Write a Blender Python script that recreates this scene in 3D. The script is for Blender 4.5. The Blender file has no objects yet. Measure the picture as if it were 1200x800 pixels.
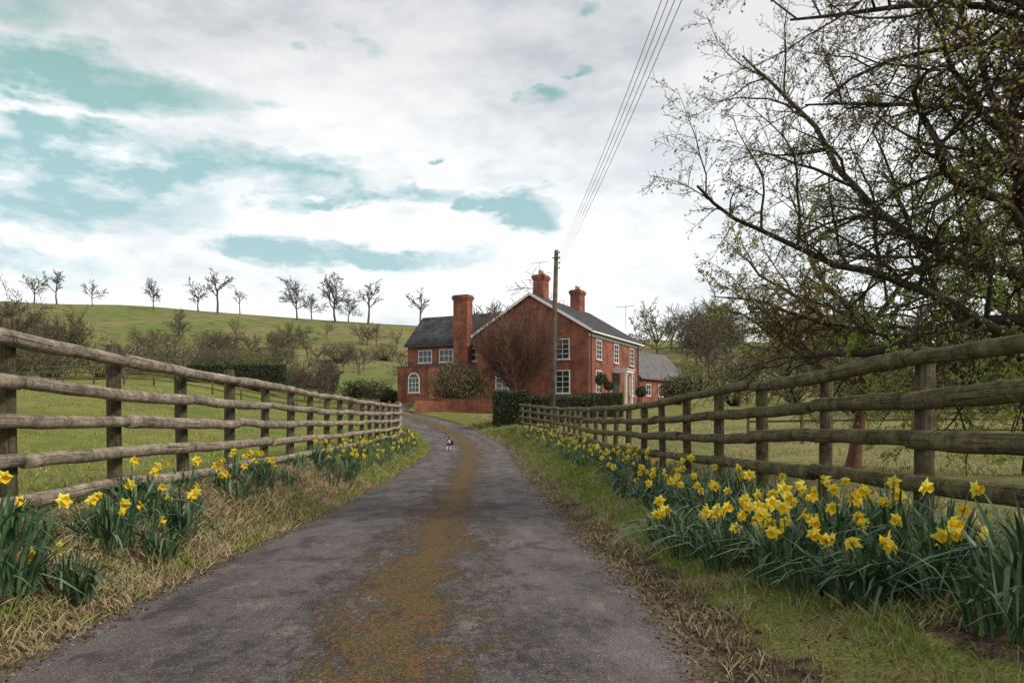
import bpy, math, random
import numpy as np
from mathutils import Vector, Matrix, noise as mn
random.seed(7); rng=np.random.default_rng(7)
scene=bpy.context.scene
COL=scene.collection
# ------------------------------------------------------------------ helpers
def lk(o,parent=None):
    COL.objects.link(o)
    if parent: o.parent=parent
    return o
def empty(name,loc=(0,0,0),rz=0):
    e=bpy.data.objects.new(name,None); e.location=loc; e.rotation_euler=(0,0,rz); e.empty_display_size=.2
    return lk(e)
def mesh_obj(name,verts,faces,mats,idx=None,smooth=False,uv=None,parent=None):
    me=bpy.data.meshes.new(name)
    v=np.asarray(verts,dtype=np.float32).reshape(-1,3)
    if isinstance(faces,np.ndarray):
        n,k=faces.shape
        me.vertices.add(len(v)); me.vertices.foreach_set('co',v.ravel())
        me.loops.add(n*k); me.loops.foreach_set('vertex_index',faces.ravel().astype(np.int32))
        me.polygons.add(n); me.polygons.foreach_set('loop_start',np.arange(0,n*k,k,dtype=np.int32))
    else:
        me.from_pydata(v.tolist(),[],faces)
    for m in mats: me.materials.append(m)
    if idx is not None: me.polygons.foreach_set('material_index',np.asarray(idx,dtype=np.int32))
    me.polygons.foreach_set('use_smooth',np.full(len(me.polygons),bool(smooth)))
    if uv is not None:
        l=me.uv_layers.new(name='UVMap'); vi=np.zeros(len(me.loops),dtype=np.int32)
        me.loops.foreach_get('vertex_index',vi)
        l.data.foreach_set('uv',np.asarray(uv,dtype=np.float32)[vi].ravel())
    me.update(calc_edges=True); me.validate()
    return lk(bpy.data.objects.new(name,me),parent)

def new_mat(name):
    m=bpy.data.materials.new(name); m.use_nodes=True
    nt=m.node_tree; b=nt.nodes['Principled BSDF']; return m,nt,b
def nz(nt,vec,scale,detail=5,rough=.6):
    n=nt.nodes.new('ShaderNodeTexNoise'); n.inputs['Scale'].default_value=scale
    n.inputs['Detail'].default_value=detail; n.inputs['Roughness'].default_value=rough
    if vec is not None: nt.links.new(vec,n.inputs['Vector'])
    return n.outputs['Fac']
def ramp(nt,fac,stops,interp='LINEAR'):
    r=nt.nodes.new('ShaderNodeValToRGB'); cr=r.color_ramp; cr.interpolation=interp
    while len(cr.elements)>len(stops): cr.elements.remove(cr.elements[-1])
    while len(cr.elements)<len(stops): cr.elements.new(1)
    for e,(p,c) in zip(cr.elements,stops):
        e.position=p; e.color=(c[0],c[1],c[2],1) if not isinstance(c,(int,float)) else (c,c,c,1)
    nt.links.new(fac,r.inputs['Fac']); return r.outputs['Color']
def mixc(nt,f,a,b,mode='MIX'):
    m=nt.nodes.new('ShaderNodeMix'); m.data_type='RGBA'; m.blend_type=mode
    for i,val in ((0,f),(6,a),(7,b)):
        sock=m.inputs[i]
        if isinstance(val,(int,float)): sock.default_value=float(val) if i==0 else (val,val,val,1)
        elif isinstance(val,tuple): sock.default_value=(*val[:3],1)
        else: nt.links.new(val,sock)
    return m.outputs[2]
def mth(nt,op,a,b=None,c=None,clamp=False):
    n=nt.nodes.new('ShaderNodeMath'); n.operation=op; n.use_clamp=clamp
    for i,v in enumerate((a,b,c)):
        if v is None: continue
        if isinstance(v,(int,float)): n.inputs[i].default_value=v
        else: nt.links.new(v,n.inputs[i])
    return n.outputs[0]
def bump(nt,b,h,strength=.5,dist=.02):
    n=nt.nodes.new('ShaderNodeBump'); n.inputs['Strength'].default_value=strength; n.inputs['Distance'].default_value=dist
    nt.links.new(h,n.inputs['Height']); nt.links.new(n.outputs[0],b.inputs['Normal'])
def coords(nt,kind='Object'):
    return nt.nodes.new('ShaderNodeTexCoord').outputs[kind]
def mapping(nt,vec,sc):
    m=nt.nodes.new('ShaderNodeMapping'); m.inputs['Scale'].default_value=sc; nt.links.new(vec,m.inputs[0]); return m.outputs[0]
def noisy(name,c1,c2,scale=5,rough=.8,bmp=.3,bd=.02,c3=None,spec=.3,trans=0,det=2):
    m,nt,b=new_mat(name); co=coords(nt); f=nz(nt,co,scale,det)
    st=[(.3,c1),(.7,c2)] if c3 is None else [(.28,c1),(.5,c2),(.72,c3)]
    c=ramp(nt,f,st); nt.links.new(c,b.inputs['Base Color']); b.inputs['Roughness'].default_value=rough
    b.inputs['Specular IOR Level'].default_value=spec
    if bmp: bump(nt,b,nz(nt,co,scale*4,3),bmp,bd)
    if trans:
        t=nt.nodes.new('ShaderNodeBsdfTranslucent'); nt.links.new(c,t.inputs[0])
        mx=nt.nodes.new('ShaderNodeMixShader'); mx.inputs[0].default_value=trans
        nt.links.new(b.outputs[0],mx.inputs[1]); nt.links.new(t.outputs[0],mx.inputs[2])
        nt.links.new(mx.outputs[0],nt.nodes['Material Output'].inputs[0])
    return m
def sm(a,b,x):
    t=np.clip((x-a)/(b-a),0,1); return t*t*(3-2*t)
# ------------------------------------------------------------------ terrain functions
def zr(Y): return np.interp(Y,[-30,0,5,12,20,30,34,40,45,50,54,60,75,90,100],[0,0,-.03,-.2,-.28,-.22,-.05,.35,.75,1.15,1.45,2.2,2.45,3.2,5])
def bend(Y): return .009*np.maximum(0,np.minimum(Y,56)-28)**2
def cx(Y): Yc=np.clip(Y,-30,56); return -.6-.035*Yc-bend(Y)
def XL(Y): Yc=np.clip(Y,-30,56); return -3.23-.04*Yc-bend(Y)
def XR(Y): Yc=np.clip(Y,-30,56); return 3.1-.04*Yc-bend(Y)
def zfl(Y): return np.interp(Y,[0,5,12,20,30,36,45,55,60,75,100],[.5,.45,.38,.33,.38,.55,1.0,1.6,2.2,2.5,5])
def zfr(Y): return np.interp(Y,[0,4.4,9,14,20,30,38,50,60,75,100],[.4,.38,.3,.18,.15,.3,.55,1.3,2.2,2.5,5])
HW=1.69
def ground(X,Y):
    X=np.asarray(X,float); Y=np.asarray(Y,float)
    c=cx(Y); u=X-c; d=np.abs(u)-HW; z0=zr(Y)
    vL=c-XL(Y)-HW; vR=XR(Y)-c-HW
    left=u<0
    v=np.where(left,vL,vR); zf=np.where(left,zfl(Y),zfr(Y))
    fl=np.interp(Y,[-30,0,10,20,40,60,85,100],[.4,.5,.85,1.35,2.7,4.1,5.2,6])
    fr=np.interp(Y,[-30,0,10,20,40,60,85,100],[.3,.3,.3,.3,.7,1.5,3.2,5.2])
    fld=np.where(left,fl,fr)
    z=z0+(zf-z0)*sm(0,1,d/v*.95)+(fld-zf)*sm(0,16,d-v)
    z=np.where(d<0,z0-.07*sm(0,.18,-d),z)
    w=sm(48,58,Y)*(1-sm(82,95,Y))*(1-sm(13,24,np.abs(X)))
    z=z*(1-w)+np.interp(Y,[48,54,60,90],[1.2,1.45,2.3,2.5])*w
    H=np.interp(X,[-260,-143,-100,-29,48,200],[27,28,26.5,21,17,17])
    z=z+H*sm(80,225,Y)
    return z
def gz(x,y): return float(ground(x,y))
# ------------------------------------------------------------------ ground sheet
def geo(a,b,n):
    t=np.linspace(0,1,n+1)[1:]
    return a+(b-a)*(t**2.6)
un=np.arange(-6,6.01,.12)
us=np.concatenate([-geo(6,800,60)[::-1],un,geo(6,800,60)])
ys=np.concatenate([np.arange(-25,0,1.),np.arange(0,14,.15),np.arange(14,60,.4),np.arange(60,250,3.),np.linspace(250,1200,16)])
U,Yg=np.meshgrid(us,ys); Xg=U+cx(Yg); Zg=ground(Xg,Yg)
flatx=Xg.ravel(); flaty=Yg.ravel(); zz=Zg.ravel().copy()
dd=np.abs(U.ravel())-HW
for i in range(len(zz)):
    if flaty[i]<70 and abs(flatx[i])<40:
        p=(flatx[i],flaty[i],0)
        k=1.0 if dd[i]>-.1 else 0
        near=.022*mn.noise((p[0]*5,p[1]*5,0))+.035*mn.noise((p[0]*1.3,p[1]*1.3,3))
        far=.16*mn.noise((p[0]*.25,p[1]*.25,7))*min(1,max(0,(dd[i]-2.5)/4))
        zz[i]+=k*near*min(1,max(.25,dd[i]*3))+far
    elif flaty[i]>80:
        zz[i]+=1.0*mn.noise((flatx[i]*.03,flaty[i]*.03,1))
nx=len(us); ny=len(ys)
a=np.arange(nx*ny).reshape(ny,nx)
F=np.stack([a[:-1,:-1],a[:-1,1:],a[1:,1:],a[1:,:-1]],-1).reshape(-1,4)
gm,nt,b=new_mat('ground_grass')
co=coords(nt)
att=nt.nodes.new('ShaderNodeAttribute'); att.attribute_name='zone'
sep=nt.nodes.new('ShaderNodeSeparateColor'); nt.links.new(att.outputs['Color'],sep.inputs[0])
big=nz(nt,co,.3,5,.65); mid=nz(nt,co,3,5,.65); fine=nz(nt,co,45,2,.7); med=nz(nt,co,1.0,5,.65)
grass=mixc(nt,ramp(nt,big,[(.38,0.),(.6,1.)]),(.14,.185,.03),(.25,.255,.065))
grass=mixc(nt,sep.outputs[2],grass,mixc(nt,ramp(nt,big,[(.4,0.),(.6,1.)]),(.20,.195,.07),(.29,.26,.115)))
grass=mixc(nt,ramp(nt,med,[(.5,0.),(.62,.7)]),grass,(.20,.165,.08))
grass=mixc(nt,ramp(nt,mid,[(.52,0.),(.7,.6)]),grass,(.07,.09,.022))
hill=mixc(nt,ramp(nt,nz(nt,co,.05,6,.65),[(.42,0.),(.58,1.)]),(.155,.19,.05),(.23,.20,.085))
hill=mixc(nt,ramp(nt,nz(nt,co,.35,5,.65),[(.5,0.),(.6,.6)]),hill,(.085,.085,.04))
soil=mixc(nt,ramp(nt,nz(nt,co,9,4,.7),[(.38,0.),(.62,1.)]),(.036,.026,.018),(.18,.13,.08))
g1=mixc(nt,sep.outputs[1],grass,hill)
sf=mth(nt,'ADD',sep.outputs[0],mth(nt,'MULTIPLY',mth(nt,'SUBTRACT',mid,.5),1.6))
g2=mixc(nt,ramp(nt,sf,[(.4,0.),(.6,1.)]),g1,soil)
g2=mixc(nt,.75,g2,ramp(nt,fine,[(.3,.3),(.66,1.4)]),'MULTIPLY')
nt.links.new(g2,b.inputs['Base Color']); b.inputs['Roughness'].default_value=.95; b.inputs['Specular IOR Level'].default_value=.1
bump(nt,b,mth(nt,'ADD',fine,mid),.9,.05)
gr=mesh_obj('ground',np.stack([flatx,flaty,zz],-1),F,[gm],smooth=True)
zone=np.zeros((len(zz),4),dtype=np.float32); zone[:,3]=1
uu=U.ravel(); vLf=(cx(flaty)-XL(flaty)-HW); vRf=(XR(flaty)-cx(flaty)-HW)
lz=1-sm(.3,1.1,dd); rzn=np.maximum(1-sm(.12,.6,dd), .75*np.exp(-((dd-1.25)/.35)**2)*(flaty<14))
zone[:,0]=np.where(uu<0,np.where(dd<vLf+.2,.42+.5*lz,.15),np.where(dd<vRf,rzn,.1))
zone[:,0]*=(flaty<60)
zone[:,1]=sm(80,110,flaty)
zone[:,2]=np.where((uu>0)&(dd>vRf),.75,0)
ca=gr.data.color_attributes.new('zone','FLOAT_COLOR','POINT'); ca.data.foreach_set('color',zone.ravel())
# ------------------------------------------------------------------ road
rm,nt,b=new_mat('road_asphalt')
uvc=coords(nt,'UV'); sx=nt.nodes.new('ShaderNodeSeparateXYZ'); nt.links.new(uvc,sx.inputs[0])
u=sx.outputs[0]
n1=nz(nt,mapping(nt,uvc,(1,.3,1)),1.4,5,.65); n2=nz(nt,uvc,14,4,.7); n3=nz(nt,uvc,75,2,.8); n4=nz(nt,mapping(nt,uvc,(1,.55,1)),3.2,6,.72)
asp=mixc(nt,ramp(nt,n1,[(.4,0.),(.6,1.)]),(.075,.066,.068),(.15,.134,.132))
asp=mixc(nt,ramp(nt,n2,[(.4,.0),(.65,.65)]),asp,(.17,.152,.144))
asp=mixc(nt,ramp(nt,n4,[(.52,.0),(.6,.7)]),asp,(.055,.046,.045))
asp=mixc(nt,ramp(nt,n4,[(.36,.8),(.43,.0)]),asp,(.22,.195,.172))
vor=nt.nodes.new('ShaderNodeTexVoronoi'); vor.inputs['Scale'].default_value=30; nt.links.new(uvc,vor.inputs['Vector'])
asp=mixc(nt,ramp(nt,vor.outputs['Distance'],[(.08,.8),(.2,.0)]),asp,(.32,.28,.24))
# moss strip along the crown
ce=mth(nt,'ABSOLUTE',mth(nt,'ADD',mth(nt,'SUBTRACT',u,.10),mth(nt,'MULTIPLY',mth(nt,'SUBTRACT',nz(nt,mapping(nt,uvc,(0,.5,1)),1.5,2),.5),.6)))
mn1=nz(nt,mapping(nt,uvc,(1,.6,1)),16,5,.8); mn2=nz(nt,mapping(nt,uvc,(1,.35,1)),3.5,4,.7)
mf=mth(nt,'ADD',mth(nt,'SUBTRACT',.86,mth(nt,'MULTIPLY',ce,1.0)),mth(nt,'ADD',mth(nt,'MULTIPLY',mth(nt,'SUBTRACT',mn1,.5),2.6),mth(nt,'MULTIPLY',mth(nt,'SUBTRACT',mn2,.5),1.7)))
mossm=ramp(nt,mf,[(.42,0.),(.68,.94)])
mossc=mixc(nt,ramp(nt,nz(nt,uvc,4,5,.7),[(.4,0.),(.6,1.)]),(.165,.086,.035),(.12,.095,.033))
mossc=mixc(nt,.85,mossc,ramp(nt,nz(nt,uvc,45,3,.8),[(.33,.2),(.66,1.6)]),'MULTIPLY')
asp=mixc(nt,mossm,asp,mossc)
ed=mth(nt,'ADD',mth(nt,'MULTIPLY',mth(nt,'SUBTRACT',mth(nt,'ABSOLUTE',u),1.45),2.8),mth(nt,'MULTIPLY',mth(nt,'SUBTRACT',nz(nt,uvc,6,6,.75),.5),3.0))
asp=mixc(nt,ramp(nt,ed,[(.25,0.),(.6,1.)]),asp,mixc(nt,ramp(nt,n2,[(.4,0.),(.6,1.)]),(.04,.028,.019),(.18,.14,.085)))
asp=mixc(nt,.8,asp,ramp(nt,n3,[(.32,.3),(.66,1.6)]),'MULTIPLY')
nt.links.new(asp,b.inputs['Base Color']); b.inputs['Roughness'].default_value=.9; b.inputs['Specular IOR Level'].default_value=.18
hh=mth(nt,'ADD',mth(nt,'ADD',n3,mth(nt,'MULTIPLY',n2,1.2)),mth(nt,'MULTIPLY',mossm,.9))
bump(nt,b,hh,.9,.02)
ru=np.concatenate([[-1.84],np.linspace(-1.7,1.7,29),[1.84]]); ry=np.concatenate([np.arange(-20,0,1),np.arange(0,59,.25)])
RU,RY=np.meshgrid(ru,ry); RX=RU+cx(RY)
RZ=zr(RY)+.005+.045*(1-(RU/1.69)**2)-.03*(np.abs(RU)>1.75)
w=sm(48,58,RY)*(1-sm(13,24,np.abs(RX))); RZ=RZ*(1-w)+(np.interp(RY,[48,54,60,90],[1.2,1.45,2.3,2.5])+.01+.045*(1-(RU/1.69)**2))*w
for i in range(RZ.shape[0]):
    for j in range(RZ.shape[1]):
        RZ[i,j]+=.014*mn.noise((RU[i,j]*1.5,RY[i,j]*.6,0))
a=np.arange(RU.size).reshape(RU.shape)
F=np.stack([a[:-1,:-1],a[:-1,1:],a[1:,1:],a[1:,:-1]],-1).reshape(-1,4)
mesh_obj('road',np.stack([RX.ravel(),RY.ravel(),RZ.ravel()],-1),F,[rm],smooth=True,uv=np.stack([RU.ravel(),RY.ravel()],-1))
# ------------------------------------------------------------------ tubes
class Tubes:
    def __init__(s): s.v=[];s.f=[];s.uv=[];s.m=[]
    def add(s,pts,rad,k=3,mi=0,cap=False,u0=0.0):
        n=len(pts); base=len(s.v); L=0
        d0=(pts[-1]-pts[0]); 
        ref=Vector((0,0,1)) if abs(d0.normalized().z)<.9 else Vector((1,0,0))
        for i in range(n):
            d=(pts[min(i+1,n-1)]-pts[max(i-1,0)])
            if d.length<1e-9: d=Vector((0,0,1))
            d.normalize(); x=d.cross(ref); 
            if x.length<1e-6: x=Vector((1,0,0))
            x.normalize(); y=x.cross(d)
            if i: L+=(pts[i]-pts[i-1]).length
            r=rad[i]
            for j in range(k):
                an=2*math.pi*j/k
                q=pts[i]+x*(r*math.cos(an))+y*(r*math.sin(an))
                s.v.append(q[:]); s.uv.append((abs(j/k-.5)*2+u0,L+u0*7))
        for i in range(n-1):
            for j in range(k):
                j2=(j+1)%k
                s.f.append((base+i*k+j,base+i*k+j2,base+(i+1)*k+j2,base+(i+1)*k+j)); s.m.append(mi)
        if cap:
            s.f.append(tuple(base+j for j in range(k))[::-1]); s.m.append(mi)
            s.f.append(tuple(base+(n-1)*k+j for j in range(k))); s.m.append(mi)
    def quad(s,c,size,mi):
        a=Vector((random.gauss(0,1),random.gauss(0,1),random.gauss(0,1))).normalized(); b_=a.orthogonal().normalized()
        t=a.cross(b_)
        base=len(s.v)
        for q in (c-b_*size*.2, c+t*size*.32+b_*size*.35, c+b_*size, c-t*size*.32+b_*size*.35):
            s.v.append(q[:]); s.uv.append((0,0))
        s.f.append((base,base+1,base+2,base+3)); s.m.append(mi)
    def obj(s,name,mats,parent=None,smooth=True):
        return mesh_obj(name,s.v,s.f,mats,s.m,smooth,s.uv,parent)
def rdir(): return Vector((random.gauss(0,1),random.gauss(0,1),random.gauss(0,1)))
def branch(T,p,d,L,r,lvl,P):
    step=P['seg'][lvl]; n=max(2,int(L/step)); st=L/n
    pts=[p.copy()]; rad=[r]; dirs=[d.copy()]
    for i in range(n):
        d=(d+rdir()*P['wig'][lvl]+Vector((0,0,P['up'][lvl]))).normalized()
        p=p+d*st; t=(i+1)/n
        pts.append(p.copy()); rad.append(max(P['rmin'],r*(1-t*P.get('tap',.8)))); dirs.append(d.copy())
    last=lvl>=P['max']
    T.add(pts,rad,k=P['sides'][lvl])
    if lvl>=P['max']-1 and P.get('leaf'):
        for q in pts[1:]:
            for _ in range(P['leafn']):
                if random.random()<P['leafp'](q): T.quad(q+rdir()*.014,P['leaf']*random.uniform(.6,1.5),random.choice(P['leafm']))
    if last: return
    nc=P['nc'][lvl]; nc=int(nc*random.uniform(.75,1.25)+.5)
    for k in range(nc):
        t=P['start'][lvl]+(1-P['start'][lvl])*(k+random.random())/nc
        i=min(n-1,int(t*n)); fr=t*n-i
        q=pts[i].lerp(pts[i+1],min(1,fr)); dd_=dirs[i]
        ax=dd_.cross(rdir()).normalized(); an=math.radians(random.uniform(*P['ang']))
        nd=Matrix.Rotation(an,3,ax)@dd_
        branch(T,q,nd,L*P['ratio'][lvl]*random.uniform(.55,1.15)*(1.15-.55*t),max(P['rmin'],rad[i]*P['rr']),lvl+1,P)
# materials shared
barkd=noisy('bark_dark',(.035,.028,.022),(.085,.068,.05),15,.95,.5,.01,spec=.1)
barkr=noisy('bark_reddish',(.11,.045,.03),(.17,.08,.055),9,.85,.4,.01)
twigr=noisy('twig_reddish',(.12,.06,.045),(.19,.10,.075),3,.9,0)
twigd=noisy('twig_distant',(.085,.07,.055),(.14,.118,.095),2,.95,0,spec=.1)
twige=noisy('twig_distant_olive',(.12,.12,.055),(.18,.17,.085),2,.95,0,spec=.1)
budg=noisy('bud_green',(.24,.31,.06),(.38,.44,.13),4,.7,0,trans=.45)
budb=noisy('bud_brown',(.22,.12,.05),(.34,.22,.10),4,.7,0,trans=.35)
# ------------------------------------------------------------------ big budding trees right
P1=dict(seg=[.35,.22,.13,.09],wig=[.16,.19,.18,.18],up=[.02,.0,.012,.015],rmin=.0026,tap=.82,max=3,sides=[8,6,4,3],
        nc=[13,12,9],start=[.12,.1,.1],ang=(30,68),ratio=[.46,.42,.42],rr=.55,
        leaf=.032,leafn=1,leafp=lambda q:.72 if q.z<4.6 else .5,leafm=[1,1,1,2])
def big_tree(name,base,trunk_h,trunk_r,limbs,P,mats,lean=(0,0)):
    T=Tubes(); x,y=base; z=gz(x,y)-.15
    pts=[];rad=[]
    for i in range(9):
        t=i/8; pts.append(Vector((x+lean[0]*t+.05*math.sin(3*t+x),y+lean[1]*t+.05*math.cos(4*t),z+trunk_h*t)))
        rad.append(trunk_r*(1-.5*t)*(1+.5*max(0,.15-t)/.15))
    T.add(pts,rad,10)
    for (hf,d,L,r) in limbs:
        i=min(7,int(hf*8)); q=pts[i].lerp(pts[i+1],hf*8-i)
        branch(T,q,Vector(d).normalized(),L,r,0,P)
    return T.obj(name,mats)
limbs=[(.55,(-1,-.1,.28),5.4,.085),(.62,(-1,.25,.5),5.6,.08),(.7,(-1,-.25,.62),5.6,.08),(.8,(-1,.1,.85),5.6,.08),
       (.9,(-.8,-.3,1.1),5.2,.075),(1,(-.5,.1,1.2),4.5,.07),(1,(.3,.3,1.2),4,.07),(.8,(.9,-.3,.7),3.5,.07),(.75,(.2,1,.6),3.5,.07),
       (.5,(-.9,.5,.1),4.2,.06),(.45,(-.8,-.5,.12),3.6,.055),(.85,(-.2,-1,.7),3.2,.06),(.95,(-1,-.6,.75),4.8,.07)]
big_tree('budding_apple_tree',(7.3,10.2),3.6,.2,limbs,P1,[barkd,budg,budb],(-.35,0))
P2=dict(P1); P2['leafm']=[2,1,1]; P2['nc']=[12,11,8]; P2['leaf']=.04
limbs2=[(1,(-.9,.1,.25),3.0,.06),(.9,(-1,-.2,.6),3.4,.06),(1,(-.5,.2,1),3.2,.06),(.8,(.8,0,.7),3.4,.06),(1,(.4,-.4,1),3.4,.06),(.85,(0,.9,.7),3,.05),(.7,(-.2,-1,.6),2.6,.05),(.65,(-1,.4,.3),3,.05)]
big_tree('budding_plum_tree',(6.3,14.2),2.6,.13,limbs2,P2,[barkr,budg,budb],(.2,0))
P3=dict(P1); P3['leafm']=[1]; P3['leafp']=lambda q:.95; P3['leafn']=2; P3['leaf']=.05; P3['nc']=[11,9,6]
limbs3=[(.5,(-1,-.3,.15),3.6,.06),(.6,(-1,.4,.35),3.6,.06),(.8,(-.8,-.3,.8),3.6,.06),(1,(-.3,0,1),3.4,.06),(.7,(1,0,.5),3,.06),(.45,(-.6,-1,.1),2.8,.05),(1,(.5,.4,.9),3,.05),(.6,(-.4,-1,.4),3,.05),(.4,(-1,-.2,-.03),3.4,.05)]
big_tree('budding_hawthorn_tree',(8.6,12.6),3.0,.16,limbs3,P3,[barkd,budg,budb],(-.2,0))
# overhanging tree nearer the fence, mostly out of frame to the right
limbs4=[(.85,(-1,.05,.62),4.6,.07),(.95,(-1,.25,.8),4.8,.07),(1,(-.8,-.1,1.1),4,.06),(1,(-.3,.3,1),3.4,.06),(.9,(.6,.3,.8),3,.05),(.75,(-1,.5,.45),4.2,.06),(.9,(-1,-.15,.75),4.4,.06)]
P4=dict(P1); P4['leafm']=[2,2,2,1]; P4['leafp']=lambda q:.9; P4['up']=[-.01,-.01,0,0]; P4['leaf']=.028
big_tree('overhanging_cherry_tree',(6.9,7.3),4.0,.17,limbs4,P4,[barkd,budg,budb],(-.1,.1))
# ------------------------------------------------------------------ distant trees (instanced)
PD=dict(seg=[.9,.6,.5],wig=[.22,.24,.2],up=[.05,.05,.03],rmin=.022,tap=.85,max=2,sides=[5,3,3],nc=[9,8],start=[.2,.15],ang=(25,65),ratio=[.5,.45],rr=.55)
def bare_tree_mesh(name,h,spread,nl,mats,P,th=.3):
    T=Tubes(); tr=h*th
    pts=[Vector((.08*math.sin(i*2.1),.08*math.cos(i),-.5+(tr+.5)*i/4)) for i in range(5)]
    T.add(pts,[.2-.02*i for i in range(5)],6)
    for k in range(nl):
        an=k/nl*6.28+random.random(); s=spread*random.uniform(.3,1)
        branch(T,pts[-1-(k%2)],Vector((math.cos(an)*s,math.sin(an)*s,random.uniform(.6,1.1))).normalized(),h*(.92-th)*random.uniform(.7,1.15),.11,0,P)
    o=T.obj(name,mats); me=o.data; bpy.data.objects.remove(o); return me
tm=[bare_tree_mesh('bare_tree_mesh',8,sp,nl,[twigd],PD) for sp,nl in ((1.0,6),(.7,5),(1.3,7),(.9,5))]
PS=dict(PD); PS['rmin']=.035; PS['wig']=[.28,.3,.25]
ts=[bare_tree_mesh('skyline_tree_mesh',8,sp,nl,[twigd],PS,th) for sp,nl,th in ((.8,5,.42),(1.1,6,.38),(.6,5,.5),(.9,7,.35))]
PW=dict(PD); PW['nc']=[12,9]; PW['rmin']=.02
PX=dict(PW); PX.update(leaf=.22,leafn=1,leafp=lambda q:.35,leafm=[1])
tw=[bare_tree_mesh('wood_tree_mesh',8,1.0,8,[twigd],PW),bare_tree_mesh('thicket_mesh',8,1.5,9,[twigd],PW),bare_tree_mesh('budding_wood_tree_mesh',8,1.2,8,[twigd,twige],PX),bare_tree_mesh('budding_thicket_mesh',8,1.6,9,[twige,twige],PX)]
def scatter(parent,meshes,items):
    for (x,y,h) in items:
        o=bpy.data.objects.new('tree',random.choice(meshes)); lk(o,parent)
        s=h/8; o.scale=(s*random.uniform(.85,1.15),s*random.uniform(.85,1.15),s); o.location=(x,y,gz(x,y)-.2); o.rotation_euler=(0,random.uniform(-.08,.08),random.random()*6.28)
def frm(px,y): return (px-600)/900*y
orch=empty('hillside_orchard_trees')
it=[]
for px,h in ((180,8),(232,9),(255,12),(281,7.5),(348,11),(365,7),(392,12.5),(408,7),(432,11.5),(493,10),(66,10),(40,9),(108,7)):
    y=random.uniform(192,200); it.append((frm(px,y),y,h))
scatter(orch,ts,it)
it=[]
for _ in range(42):
    y=random.uniform(98,160); it.append((frm(random.uniform(130,520),y),y,random.uniform(3.5,5.5)))
scatter(orch,tm+tw[2:3],it)
woods=empty('distant_woodland_trees')
it=[]
for _ in range(34):
    y=random.uniform(95,150); it.append((frm(random.uniform(-260,110)-random.random()*40,y),y,random.uniform(6,9)))
for _ in range(7):
    y=random.uniform(80,105); it.append((frm(random.uniform(-140,35),y),y,random.uniform(10,13)))
for _ in range(38):
    y=random.uniform(100,170); it.append((frm(random.uniform(735,1350),y),y,random.uniform(8,12)))
for _ in range(26):
    y=random.uniform(62,90); it.append((frm(random.uniform(-200,440),y),y,random.uniform(3.2,4.8)))
for _ in range(20):
    y=random.uniform(45,85); it.append((frm(random.uniform(860,1300),y),y,random.uniform(4,7)))
it+=[(-1,92,13.5),(2.5,95,12)]
scatter(woods,tw,it)
# ------------------------------------------------------------------ leaf masses
def leafmass(name,pts,size,mats,parent=None,core=None):
    n=len(pts); a_=rng.normal(size=(n,3)); a_/=np.linalg.norm(a_,axis=1)[:,None]
    b_=np.cross(a_,rng.normal(size=(n,3))); b_/=np.linalg.norm(b_,axis=1)[:,None]
    s=size*rng.uniform(.6,1.4,size=(n,1)); 
    V=np.stack([pts-b_*s,pts+a_*s*.5,pts+b_*s,pts-a_*s*.5],1).reshape(-1,3)
    F=np.arange(4*n).reshape(n,4)
    return mesh_obj(name,V,F,mats,rng.integers(0,len(mats),n),parent=parent)
def ellipts(c,r,n,shell=.55):
    d=rng.normal(size=(n,3)); d/=np.linalg.norm(d,axis=1)[:,None]
    lump=np.array([1+.3*mn.noise((q[0]*2.2+c[0],q[1]*2.2,q[2]*2.2))+.15*mn.noise((q[0]*6+c[0],q[1]*6,q[2]*6)) for q in d])
    rr=rng.uniform(shell,1,n)**.6*lump
    return np.array(c)+d*np.array(r)*rr[:,None]
ivy=noisy('leaf_evergreen',(.028,.046,.016),(.07,.095,.03),3,.6,0)
ivy2=noisy('leaf_dark',(.016,.025,.012),(.04,.052,.021),3,.6,0)
olv=noisy('leaf_olive',(.12,.115,.048),(.18,.16,.075),2,.8,0)
olv2=noisy('leaf_olive_brown',(.09,.07,.04),(.15,.115,.065),2,.8,0)
blo=noisy('blossom_pale',(.28,.26,.22),(.40,.38,.33),2,.8,0)
wd=noisy('shrub_core',(.02,.016,.01),(.035,.028,.018),3,.95,0)
def shrub(name,x,y,rx,ry_,h,mats,n=3500,size=.09):
    z=gz(x,y); T=Tubes()
    for k in range(40):
        an=random.random()*6.28; f_=random.uniform(.3,1.0); e=Vector((x+math.cos(an)*rx*f_,y+math.sin(an)*ry_*f_,z+h*random.uniform(.5,1.02)*(1-.3*f_)))
        s_=Vector((x+random.uniform(-.2,.2),y+random.uniform(-.2,.2),z-.1)); m_=s_.lerp(e,.5)+rdir()*.15
        T.add([s_,m_,e],[.05,.03,.012],4)
    e=empty(name,(0,0,0)); T.obj('stems',[wd],e)
    leafmass('foliage',ellipts((x,y,z+h*.52),(rx,ry_,h*.5),n,.3),size,mats,e); return e
shrub('rounded_shrub',-3.9,57,2.5,1.9,3.5,[olv,olv2],9000,.07)
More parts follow.
